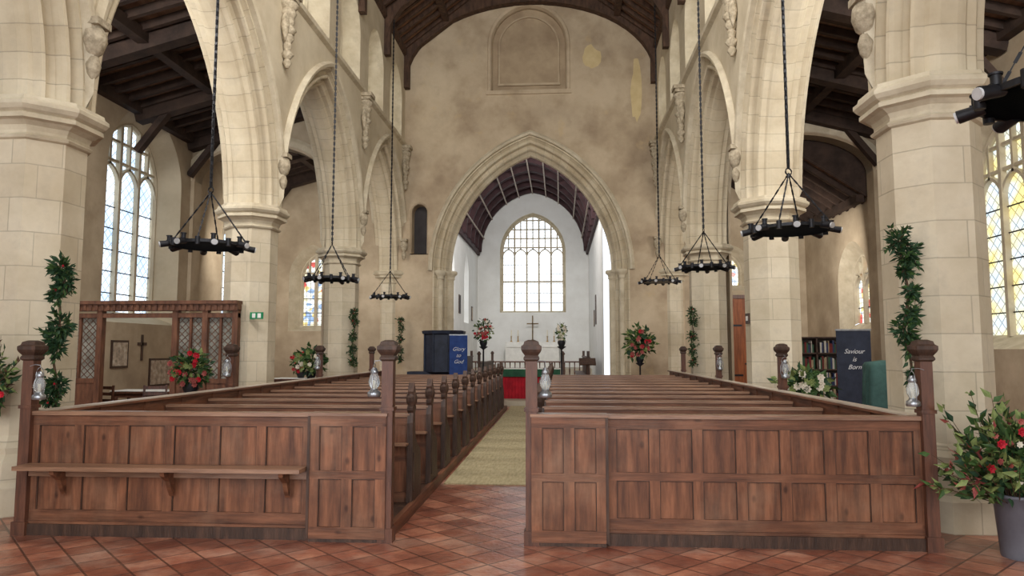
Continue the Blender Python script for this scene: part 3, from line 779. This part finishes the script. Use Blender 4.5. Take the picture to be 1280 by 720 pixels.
def garland(x, y, zs_, seed, berries=True, nm='evergreen_garland', dens=150):
    rng = random.Random(seed); mb = MB()
    zt, zb = zs_[0][0]+.1, zs_[-1][0]-.1
    pts = [(x+.03*sin(k*1.3), y, zb+(zt-zb)*k/10) for k in range(11)]
    mb.tube(pts, .012, 6, 6)
    for z, rr, dx in zs_:
        clump(mb, (x+dx, y, z), (rr, rr*.7, rr*1.0), int(dens*rr/.12), .075, [1, 1, 0, 1], rng, .22)
        for j in range(6):
            a = rng.uniform(-2.6, -.5)+(pi if rng.random() < .3 else 0); d = Vector((cos(a), -.3, sin(a)*.8)); L_ = rr*rng.uniform(1.2, 2.0)
            p0 = Vector((x+dx, y, z)); mb.cyl(p0, p0+d*L_, .004, .002, 4, 6)
            for q in range(7): leaf(mb, p0+d*L_*rng.uniform(.4, 1), d+Vector((rng.uniform(-.8, .8), rng.uniform(-.8, .4), rng.uniform(-.8, .8))), .065, .014, rng.choice([0, 1]), rng)
    for i in range(60):
        z = rng.uniform(zb, zt); leaf(mb, (x+rng.uniform(-.03, .03), y-.02, z), (rng.uniform(-1, 1), rng.uniform(-1, .2), rng.uniform(-1, .4)), .08, .018, rng.choice([0, 1]), rng)
    if berries:
        for i in range(6):
            z, rr, dx = rng.choice(zs_); bloom(mb, (x+dx+rng.uniform(-rr, rr)*.6, y-rr*.7, z+rng.uniform(-rr, rr)*.6), .013, 3, rng)
    return mb.obj(nm, FM)
garland(-4.17, 6.93, [(2.48, .12, .02), (2.34, .10, .05), (2.24, .07, -.02), (1.90, .12, .04), (1.77, .10, -.02), (1.66, .07, .02), (1.30, .11, .03), (1.18, .10, -.03)], 4)
garland(4.2, 6.95, [(2.68, .10, -.04), (2.54, .10, .03), (2.40, .05, 0), (2.2, .05, .05), (1.98, .08, .03), (1.83, .10, -.02), (1.68, .07, .05), (1.4, .06, .06)], 9, False)
for x, y in ((-4.33, 17.9), (-4.3, 23.2), (4.2, 17.9)):
    garland(x, y, [(2.6, .10, 0), (2.35, .10, .03), (2.0, .10, 0), (1.65, .10, 0), (1.35, .09, 0)], int(abs(x*y)), True, dens=110)
rng = random.Random(12); mb = MB()
c = (-4.70, 6.68)
for i in range(34):
    a = rng.uniform(-.2, pi+.2); Lh = rng.uniform(.3, .75)
    p0 = Vector((c[0], c[1]+.08, 1.25)); d = Vector((cos(a)*.6, -.15+rng.uniform(-.2, .1), abs(sin(a))))
    mb.cyl(p0, p0+d*Lh, .004, .002, 4, 6)
    for k in range(5): leaf(mb, p0+d*Lh*rng.uniform(.4, 1), d+Vector((rng.uniform(-1, 1), rng.uniform(-.6, .6), rng.uniform(-1, 1))), .07, .015, rng.choice([0, 1, 2, 6]), rng)
clump(mb, (c[0], c[1], 1.3), (.3, .14, .24), 240, .1, [0, 1, 2, 0], rng)
for i in range(6): bloom(mb, (c[0]+.2+rng.uniform(-.15, .12), c[1]-.15, 1.25+rng.uniform(-.12, .25)), .035, 3, rng)
mb.lathe((c[0], c[1]+.06, 1.0), [(.03, 0), (.1, .03), (.13, .16), (.12, .2)], 14, 1)
mb.obj('hanging_flower_spray', FM)

def arrangement(x, y, z0, h, r, cols, nm='flower_arrangement', stand=None, seed=1, n=260):
    rng = random.Random(seed); mb = MB()
    if stand is not None:
        zt = z0
        mb.lathe((x, y, stand), [(.16, 0), (.16, .03), (.03, .06), (.025, zt-stand-.1), (.13, zt-stand-.02), (.13, zt-stand)], 12, 7)
    mb.lathe((x, y, z0), [(.08, 0), (.12, .1), (.11, .18)], 14, 7)
    clump(mb, (x, y, z0+.15+h*.45), (r, r*.8, h*.55), n, .1*max(1, r/.3), [0, 1, 0, 2], rng)
    for i in range(26):
        a = rng.uniform(0, 2*pi); k = rng.uniform(.2, .95)
        bloom(mb, (x+cos(a)*r*k, y-r*.7*sqrt(1-k*k*.8), z0+.15+h*.45+sin(a)*h*.5*k), .05*max(1, r/.35), rng.choice(cols), rng)
    return mb.obj(nm, FM+[iron])
arrangement(-1.42, 21.9, 1.75, .75, .3, [3, 5, 4, 5], 'pedestal_flower_arrangement', .15, 5)
arrangement(3.35, 21.9, 1.25, 1.0, .5, [3, 5, 5, 1], 'pedestal_flower_arrangement', .15, 6, 420)
arrangement(-4.85, 10.9, .95, .55, .32, [3, 0, 2, 5, 2, 3], 'pedestal_flower_arrangement', 0, 8, 460)
arrangement(-4.7, 15.9, 1.0, .6, .4, [0, 2, 4], 'pedestal_flower_arrangement', 0, 11)
arrangement(4.75, 11.6, .75, .45, .45, [4, 2, 0], 'pedestal_flower_arrangement', 0, 12)
arrangement(.98, 21.6, 1.75, .6, .14, [4, 4, 2], 'pedestal_flower_arrangement', .15, 13, 120)
arrangement(-6.3, 19.6, .865, .6, .3, [3, 3, 5], 'vase_flower_arrangement', None, 14)

# ---------------------------------------------------------------- lanterns
def lantern():
    mb = MB()
    mb.lathe((0, 0, 0), [(.05, 0), (.058, .01), (.055, .04), (.035, .055), (.03, .07)], 14, 0)
    mb.lathe((0, 0, .07), [(.028, 0), (.045, .03), (.05, .06), (.04, .1), (.028, .13)], 14, 1)
    mb.lathe((0, 0, .2), [(.03, 0), (.036, .008), (.03, .03), (.018, .05), (.008, .055)], 14, 0)
    mb.cyl((0, 0, .06), (0, 0, .14), .012, n=8, m=2)
    for s in (-1, 1):
        mb.tube([(s*.052, 0, .03), (s*.064, 0, .08), (s*.062, 0, .16), (s*.035, 0, .22)], .004, 5, 0)
    mb.tube([(.05*cos(t*pi/8), 0, .22+.07*sin(t*pi/8)) for t in range(9)], .003, 5, 0)
    mb.tube([(0, 0, .29), (0, 0, .31), (0, .05, .315), (0, .1, .30)], .004, 5, 0)
    return mb.obj('hurricane_lantern', [silver, lglass, candle], (0, 0, -50))
ln = lantern(); fl = True
for x, y, rz, z in ((AL-.12, PF-.05, -1.57, 1.24), (AR+.12, PF-.05, 1.57, 1.24), (XL+.10, PF-.05, 1.57, 1.2), (XR-.10, PF-.05, -1.57, 1.18),
                    (XL-.05, 10.16, 0, 1.26), (XR+.05, 10.06, 0, 1.26), (XL-.05, 14.06, 0, 1.26), (XR+.05, 14.06, 0, 1.26)):
    if fl: ln.location = (x, y, z); ln.rotation_euler = (0, 0, rz); fl = False
    else: dup(ln, (x, y, z), rz)

# ---------------------------------------------------------------- chandeliers
def chandelier():
    mb = MB(); R = .50
    mb.lathe((0, 0, 0), [(R-.012, -.022), (R+.012, -.022), (R+.012, .022), (R-.012, .022), (R-.012, -.022)], 40, 0, 0, False)
    mb.tube([(.38*cos(2*pi*i/32), .38*sin(2*pi*i/32), .035) for i in range(32)], .012, 6, 0, True)
    for i in range(8):
        a = 2*pi*i/8+.2; c, s = cos(a), sin(a)
        mb.beam((.34*c, .34*s, .03), (.54*c, .54*s, .03), .03, .02, 0)
        mb.cyl((.46*c, .46*s, .0), (.61*c, .61*s, -.03), .042, .05, 14, 0)
        mb.cyl((.61*c, .61*s, -.03), (.625*c, .625*s, -.033), .042, .042, 14, 1)
        mb.cyl((.5*c, .5*s, .03), (.5*c, .5*s, .10), .03, .03, 10, 0)
        mb.cyl((.5*c, .5*s, .10), (.5*c, .5*s, .115), .04, .04, 10, 0)
        a2 = a+pi/8; c2, s2 = cos(a2), sin(a2)
        mb.cyl((R*c2, R*s2, -.06), (R*c2, R*s2, .06), .034, .034, 10, 0)
    for i in range(4):
        a = 2*pi*i/4+.2+pi/8
        p0 = Vector((R*cos(a), R*sin(a), .05)); p1 = Vector((0, 0, .85))
        n = 14
        for k in range(n):
            q0 = p0.lerp(p1, k/n); q1 = p0.lerp(p1, (k+1)/n)
            mb.beam(q0, q0.lerp(q1, 1.15), .022 if k % 2 else .008, .008 if k % 2 else .022, 0, (0.3, 1, .2))
    mb.tube([(.05*cos(2*pi*i/12), 0, .88+.05*sin(2*pi*i/12)) for i in range(12)], .01, 6, 0, True)
    z = .93; k = 0
    while z < 10.15:
        if k % 2: mb.box(-.022, .022, -.007, .007, z, z+.085, 0)
        else: mb.box(-.007, .007, -.022, .022, z, z+.085, 0)
        z += .07; k += 1
    return mb.obj('ring_chandelier', [iron, lampw], (0, 0, -50))
chd = chandelier(); fc = True
for y, xl, xr, zl, zr in ((4.4, 3.95, 4.05, 3.17, 3.2), (9.55, 3.95, 3.99, 3.1, 3.23), (15.0, 3.98, 3.95, 3.17, 3.36), (20.6, 4.05, 3.8, 3.2, 3.6)):
    for s in (-1, 1):
        loc = (-xl if s < 0 else xr, y, zl if s < 0 else zr)
        if fc: chd.location = loc; fc = False
        else: dup(chd, loc, s*y*.7)
for o in S.objects:
    if o.name.startswith('ring_chandelier'): o.scale = (1, 1, .89)

# ---------------------------------------------------------------- left screen
mb = MB()
sy = 12.3
def lat(x0, x1, z0, z1):
    mb.box(x0, x1, sy+.02, sy+.03, z0, z1, 1)
    st = .12
    x = x0-(z1-z0)
    while x < x1:
        for sgn in (1, -1):
            a0 = Vector((x, sy+.015, z0 if sgn > 0 else z1)); a1 = Vector((x+(z1-z0), sy+.015, z1 if sgn > 0 else z0))
            t0 = max(0, (x0-x)/(z1-z0)); t1 = min(1, (x1-x)/(z1-z0))
            if t1 > t0: mb.beam(a0.lerp(a1, t0), a0.lerp(a1, t1), .008, .008, 0, (0, 1, 0))
        x += st
SX = -4.75
mb.box(-8.85, SX, sy-.08, sy+.08, 2.34, 2.46, 0); mb.box(-8.85, SX, sy-.12, sy+.12, 2.46, 2.52, 0); mb.box(-8.85, SX, sy-.05, sy+.05, 2.22, 2.30, 0)
k = -8.8
while k < SX-.05: mb.box(k, k+.05, sy-.1, sy-.08, 2.35, 2.45, 0); k += .11
for x in (-8.8, -8.05, -7.3, -5.9, -5.35, SX-.05): mb.box(x-.05, x+.05, sy-.06, sy+.06, 0, 2.36, 0)
for x0, x1 in ((-8.75, -8.1), (-8.0, -7.35), (-5.85, -5.40), (-5.3, SX-.1)):
    mb.box(x0, x1, sy-.02, sy+.02, .1, 1.1, 0); mb.box(x0, x1, sy-.035, sy+.035, 1.06, 1.14, 0); mb.box(x0, x1, sy-.035, sy+.035, .5, .56, 0)
    lat(x0, x1, 1.14, 2.24)
    xm = (x0+x1)/2; mb.box(xm-.02, xm+.02, sy-.03, sy+.03, 1.14, 2.24, 0)
mb.obj('wooden_parclose_screen', [screen_w, M('screen_leaded_glass', (150, 150, 140), (100, 98, 90), 4, .15, 0, spec=.6)])

def picture(x, y, z, w, h, axis='x', s=1, nm='framed_picture', pm=None):
    mb = MB()
    if axis == 'y':
        mb.box(x, x+s*.03, y-w/2, y+w/2, z-h/2, z+h/2, 0); mb.box(x+s*.03, x+s*.035, y-w/2+.05, y+w/2-.05, z-h/2+.05, z+h/2-.05, 1)
    else:
        mb.box(x-w/2, x+w/2, y-.03, y, z-h/2, z+h/2, 0); mb.box(x-w/2+.05, x+w/2-.05, y-.035, y-.03, z-h/2+.05, z+h/2-.05, 1)
    return mb.obj(nm, [frame_m, pm or print_m])
picture(-AW, 15.35, 1.55, .62, .62, 'y', 1)
picture(-AW, 17.0, 1.1, .95, .68, 'y', 1)
mb = MB(); mb.box(-AW, -AW+.03, 16.17, 16.23, 1.4, 2.0, 0); mb.box(-AW, -AW+.03, 16.03, 16.37, 1.75, 1.82, 0); mb.obj('wall_crucifix', [oak_dark])
picture(CC-CW, 30.3, 3.6, .5, .8, 'y', 1, 'wall_tablet', dark_void); picture(CC+CW, 29.6, 3.3, .6, 1.2, 'y', -1, 'wall_tablet', frame_m)
picture(CC+CW, 31.0, 3.0, .5, .7, 'y', -1, 'wall_tablet'); picture(CC-CW, 34.6, 3.4, .5, .7, 'y', 1, 'wall_tablet')
picture(4.7-.43, 12.86, 2.2, .22, .18, 'y', -1, 'notice_plaque', white_c)
mb = MB(); mb.box(-4.62, -4.38, 12.445, 12.468, 2.2, 2.32, 0); mb.box(-4.58, -4.52, 12.44, 12.445, 2.22, 2.3, 1); mb.box(-4.48, -4.42, 12.44, 12.445, 2.22, 2.3, 1)
mb.obj('exit_sign', [exit_g, white_c])

# ---------------------------------------------------------------- aisle furniture
def table(x, y, w, d, h, nm='wooden_table', cloth=None):
    mb = MB(); mb.box(x-w/2, x+w/2, y-d/2, y+d/2, h-.04, h, 0)
    mb.box(x-w/2+.05, x+w/2-.05, y-d/2+.05, y+d/2-.05, h-.13, h-.04, 0)
    for sx in (-1, 1):
        for sy_ in (-1, 1):
            mb.lathe((x+sx*(w/2-.08), y+sy_*(d/2-.08), 0), [(.03, 0), (.04, .05), (.025, .1), (.04, .35), (.03, .5), (.04, h-.13)], 8, 0)
    if cloth: mb.box(x-w/2-.01, x+w/2+.01, y-d/2-.01, y+d/2+.01, h, h+.012, 1)
    return mb.obj(nm, [post_wood, cloth or white_c])
table(-6.3, 19.6, 1.4, .7, .85, cloth=white_c)
table(-7.6, 14.4, 1.3, .6, .8, cloth=white_c)
def chair(x, y, rz, nm='wooden_chair'):
    mb = MB()
    for sx in (-.2, .2):
        mb.beam((sx, -.2, 0), (sx, -.18, .45), .035, .035, 0, (0, 1, 0)); mb.beam((sx, .2, 0), (sx, .24, .95), .035, .035, 0, (0, 1, 0))
    mb.box(-.23, .23, -.23, .22, .44, .47, 0)
    for z in (.65, .78, .9): mb.box(-.2, .2, .2, .225, z-.03, z+.03, 0)
    mb.box(-.2, .2, -.2, -.18, .2, .23, 0)
    return mb.obj(nm, [post_wood], (x, y, 0), None, rz)
chair(-7.0, 13.5, .3); chair(-8.1, 13.4, -.3); chair(-6.3, 14.6, 2.5)
mb = MB(); X0, X1, Y0, Y1, H = 6.15, 7.75, 17.2, 17.55, 1.95
mb.box(X0, X1, Y1-.02, Y1, 0, H, 0); mb.box(X0, X0+.03, Y0, Y1, 0, H, 0); mb.box(X1-.03, X1, Y0, Y1, 0, H, 0); mb.box((X0+X1)/2-.015, (X0+X1)/2+.015, Y0, Y1, 0, H, 0)
rng = random.Random(21)
for k in range(6):
    z = .06+k*.38 if k < 5 else H-.03
    mb.box(X0-.0, X1, Y0, Y1, z-.03 if k < 5 else H-.03, z if k < 5 else H+.0, 0)
    if k < 5:
        x = X0+.05
        while x < X1-.08:
            w = rng.uniform(.02, .05); h = rng.uniform(.19, .3)
            if abs(x+w/2-(X0+X1)/2) > .05: mb.box(x, x+w-.003, Y0+.03, Y0+.2, z, z+h, rng.randint(1, 6))
            x += w
mb.obj('bookcase', [frame_m]+book_ms)
def text(body, size, loc, rot, mat_, parent, nm='lettering'):
    cu = bpy.data.curves.new(nm, 'FONT'); cu.body = body; cu.size = size; cu.align_x = 'CENTER'; cu.align_y = 'CENTER'; cu.extrude = .002; cu.shear = .4
    o = bpy.data.objects.new(nm, cu); S.collection.objects.link(o); o.location = loc; o.rotation_euler = rot; cu.materials.append(mat_); o.parent = parent
def banner(x, y, z0, w, h, mt, lines, ts, rz=0, nm='roller_banner'):
    e = bpy.data.objects.new(nm, None); S.collection.objects.link(e); e.location = (x, y, z0); e.rotation_euler = (0, 0, rz)
    mb = MB(); mb.box(-w/2, w/2, -.004, .004, .07, h, 1); mb.box(-w/2-.01, w/2+.01, -.015, .015, h-.02, h+.01, 0)
    mb.box(-w/2-.02, w/2+.02, -.05, .05, 0.0, .07, 0); mb.cyl((0, .03, .02), (0, .02, h), .01, n=6, m=0); mb.box(-.03, .03, -.18, .18, 0, .02, 0)
    mb.obj('banner_stand', [silver, mt], parent=e)
    for i, t in enumerate(lines): text(t, ts, (0, -.008, h*.8-i*ts*1.2), (pi/2, 0, 0), lampw, e)
banner(6.35, 13.6, 0, .62, 2.02, dk_b, ['Saviour', 'is', 'Born'], .12)
banner(-1.98, 20.4, .0, .52, 2.08, blue_b, ['Glory', 'to', 'God'], .15)
mb = MB()
rng = random.Random(5); n = 40
prof = [(0.26, .0), (.25, .3), (.235, .8), (.22, 1.2), (.215, 1.42), (.19, 1.47), (.02, 1.5)]
vs = []
for j, (r, z) in enumerate(prof):
    for i in range(n):
        a = 2*pi*i/n; q = 1/max(abs(cos(a)), abs(sin(a)))**.7
        rr = r*q*(1+(.07*sin(i*1.9+j*.2) if j < 4 else 0)); vs.append((rr*cos(a)*1.1, rr*sin(a)*.9, z))
mb.add(vs, [(j*n+i, j*n+(i+1) % n, (j+1)*n+(i+1) % n, (j+1)*n+i) for j in range(len(prof)-1) for i in range(n)], 0, True)
mb.obj('draped_lectern', [teal_c], (5.55, 10.6, 0))
mb = MB()
mb.box(6.15, 7.0, EW-.06, EW-.01, 0, 3.3, 0)
for i in range(5): mb.box(6.17+i*.166, 6.17+i*.166+.15, EW-.075, EW-.06, .05, 3.25, 0)
mb.box(6.05, 6.15, EW-.1, EW-.01, 0, 3.4, 1); mb.box(7.0, 7.1, EW-.1, EW-.01, 0, 3.4, 1); mb.box(6.05, 7.1, EW-.1, EW-.01, 3.3, 3.42, 1)
mb.box(6.2, 6.8, EW-.09, EW-.075, .8, .86, 2); mb.box(6.2, 6.8, EW-.09, EW-.075, 2.4, 2.46, 2); mb.cyl((6.9, EW-.12, 1.2), (6.9, EW-.06, 1.2), .03, n=10, m=2)
mb.obj('door_1', [door_w, post_wood, iron])

# ---------------------------------------------------------------- east end furniture
mb = MB(); px, py = -2.55, 21.3; rot = pi/8
mb.lathe((px, py, 0), [(.35, 0), (.35, .1), (.2, .25), (.16, .5), (.3, .85), (.6, 1.0), (.6, 1.05)], 8, 0, rot, False)
mb.lathe((px, py, 1.0), [(.58, 0), (.58, 1.1), (.66, 1.12), (.68, 1.2), (.62, 1.22), (.54, 1.22), (.54, .1)], 8, 0, rot, False)
for i in range(8):
    a = rot+2*pi*i/8; b = rot+2*pi*(i+1)/8
    mb.cyl((px+.59*cos(a), py+.59*sin(a), 1.0), (px+.59*cos(a), py+.59*sin(a), 2.12), .03, n=6)
    p = Vector((px+.56*cos(a), py+.56*sin(a), 0)); q = Vector((px+.56*cos(b), py+.56*sin(b), 0))
    for z in (1.1, 1.98): mb.beam(p+Vector((0, 0, z)), q+Vector((0, 0, z)), .04, .07, 0)
mb.box(px-1.05, px-.35, py-.3, py+.3, 0, 1.0, 0)
mb.obj('pulpit', [navy])
mb = MB(); ax, ay = -.05, 22.4
mb.box(ax-.95, ax+.95, ay-.35, ay+.35, .15, 1.03, 1); mb.box(ax-1.0, ax+1.0, ay-.4, ay+.4, 1.03, 1.07, 0)
mb.box(ax-.99, ax+.99, ay-.41, ay-.4, .82, 1.05, 2)
k = ax-.9
while k < ax+.95: mb.cyl((k, ay-.352, .16), (k, ay-.352, .82), .02, n=6, m=1); k += .1
mb.obj('nave_altar_table', [white_c, red_c, green_c])
mb = MB(); ry = 31.8
mb.box(CC-CW+.02, CC+CW-.02, ry-.06, ry+.06, CF+.78, CF+.84, 0)
k = CC-CW+.1
while k < CC+CW: mb.lathe((k, ry, CF), [(.03, 0), (.035, .1), (.02, .2), (.035, .4), (.02, .6), (.03, .78)], 6, 0); k += .22
mb.obj('communion_rail', [post_wood])
for s in (-1, 1):
    mb = MB(); x0 = CC+s*1.5; x1 = CC+s*2.4
    for xx, h in ((x0, .85), (x1, 1.05)):
        mb.box(xx-.03, xx+.03, 25.6, 30.6, CF, CF+h, 0); mb.box(xx-.08, xx+.08, 25.6, 30.6, CF+h, CF+h+.04, 0)
    mb.box(x0+s*.5, x0+s*.85, 25.6, 30.6, CF+.42, CF+.46, 0)
    for yy in (25.55, 30.6): mb.box(x0-.05, x0+.05, yy-.03, yy+.03, CF, CF+1.15, 0); mb.lathe((x0, yy, CF+1.15), [(.05, 0), (.08, .05), (.03, .14)], 8, 0); mb.box(x1-.05, x1+.05, yy-.03, yy+.03, CF, CF+1.3, 0)
    mb.obj('choir_stall', [oak_dark])
mb = MB(); hy = 36.3
mb.box(CC-1.35, CC+1.35, hy-.4, hy+.4, SF, SF+1.02, 0); mb.box(CC-1.42, CC+1.42, hy-.45, hy+.45, SF+1.02, SF+1.06, 0)
mb.box(CC-.06, CC+.06, hy-.41, hy-.4, SF+.25, SF+.8, 1); mb.box(CC-.2, CC+.2, hy-.41, hy-.4, SF+.55, SF+.63, 1)
mb.box(CC-1.4, CC+1.4, hy+.25, hy+.45, SF+1.06, SF+1.3, 0)
mb.obj('high_altar', [white_c, gold])
mb = MB(); z0 = SF+1.3
mb.lathe((CC, hy+.35, z0), [(.16, 0), (.16, .04), (.08, .08), (.03, .14), (.03, .2)], 10, 0)
mb.box(CC-.03, CC+.03, hy+.33, hy+.37, z0+.15, z0+1.35, 0); mb.box(CC-.3, CC+.3, hy+.33, hy+.37, z0+.9, z0+.96, 0)
mb.obj('altar_cross', [M('bronze_dark', (110, 90, 60), (80, 64, 44), 5, .4, 0, metal=.5)])
for dx in (-1.1, -.75, .75, 1.1):
    mb = MB(); mb.lathe((0, 0, 0), [(.07, 0), (.07, .02), (.02, .05), (.02, .25), (.05, .28)], 10, 0); mb.cyl((0, 0, .28), (0, 0, .6), .022, n=10, m=1)
    mb.obj('altar_candlestick', [gold, candle], (CC+dx, hy+.35, z0))
mb = MB(); lx, ly = 1.75, 21.6
mb.lathe((lx, ly, .15), [(.2, 0), (.2, .04), (.04, .1), (.035, 1.0), (.06, 1.05)], 10, 0)
mb.beam((lx, ly-.16, 1.2), (lx, ly+.16, 1.38), .5, .04, 0)
mb.obj('reading_lectern', [oak_dark])

# ---------------------------------------------------------------- lights
def area(nm, loc, rot, sx, sy_, power, col=(1, 1, 1)):
    l = bpy.data.lights.new(nm, 'AREA'); l.shape = 'RECTANGLE'; l.size = sx; l.size_y = sy_; l.energy = power; l.color = col
    o = bpy.data.objects.new(nm, l); S.collection.objects.link(o); o.location = loc; o.rotation_euler = rot
    return o
warm = (1.0, .95, .88)
area('west_fill_light', (0, -4.2, 5.5), (radians(88), 0, 0), 7.5, 7, 500, (1, .98, .95))  # added fill light behind the camera, out of view; not an actual window
area('nave_high_fill', (0, 7.0, 10.9), (radians(60), 0, 0), 6, 2.5, 640, (1, .98, .95))  # unseen fill added above the frame to brighten the deeper nave
area('nave_roof_fill', (0, 5.0, 9.5), (radians(140), 0, 0), 6, 3, 320, warm)  # added fill aimed up at the nave roof; no real fitting
for s in (-1, 1):
    area('aisle_west_fill', (s*7.0, -3.9, 4.0), (radians(90), 0, 0), 3, 4, 280, (.98, .98, 1))  # added out-of-view fill for the west end of each aisle
    area('aisle_mid_fill', (s*7.0, 8.8, 6.9), (radians(70), 0, 0), 3, 1.0, 190, (1, .98, .95))  # extra unseen fill added to lift the middle of the aisles
    area('aisle_east_fill', (s*7.0, 18.9, 4.6), (radians(80), 0, 0), 2.4, .6, 100, warm)  # fill added behind the transverse arches, not an actual lamp
area('chancel_fill', (CC, CY0+.2, 8.6), (radians(70), 0, 0), 3, .8, 400, (1, .99, .97))  # hidden fill added behind the chancel arch wall; no fitting there
w = bpy.data.worlds.new('sky'); S.world = w; w.use_nodes = True
bg = w.node_tree.nodes['Background']; bg.inputs[0].default_value = (.86, .92, 1, 1); bg.inputs[1].default_value = 1.5

# ---------------------------------------------------------------- camera
cam = bpy.data.cameras.new('camera'); co = bpy.data.objects.new('camera', cam); S.collection.objects.link(co)
cam.sensor_width = 36; cam.lens = 36*890/1280; cam.clip_start = .05; cam.clip_end = 200
co.location = (.94, 0, 1.65); co.rotation_euler = (radians(90+4.95), 0, radians(3.86))
S.camera = co
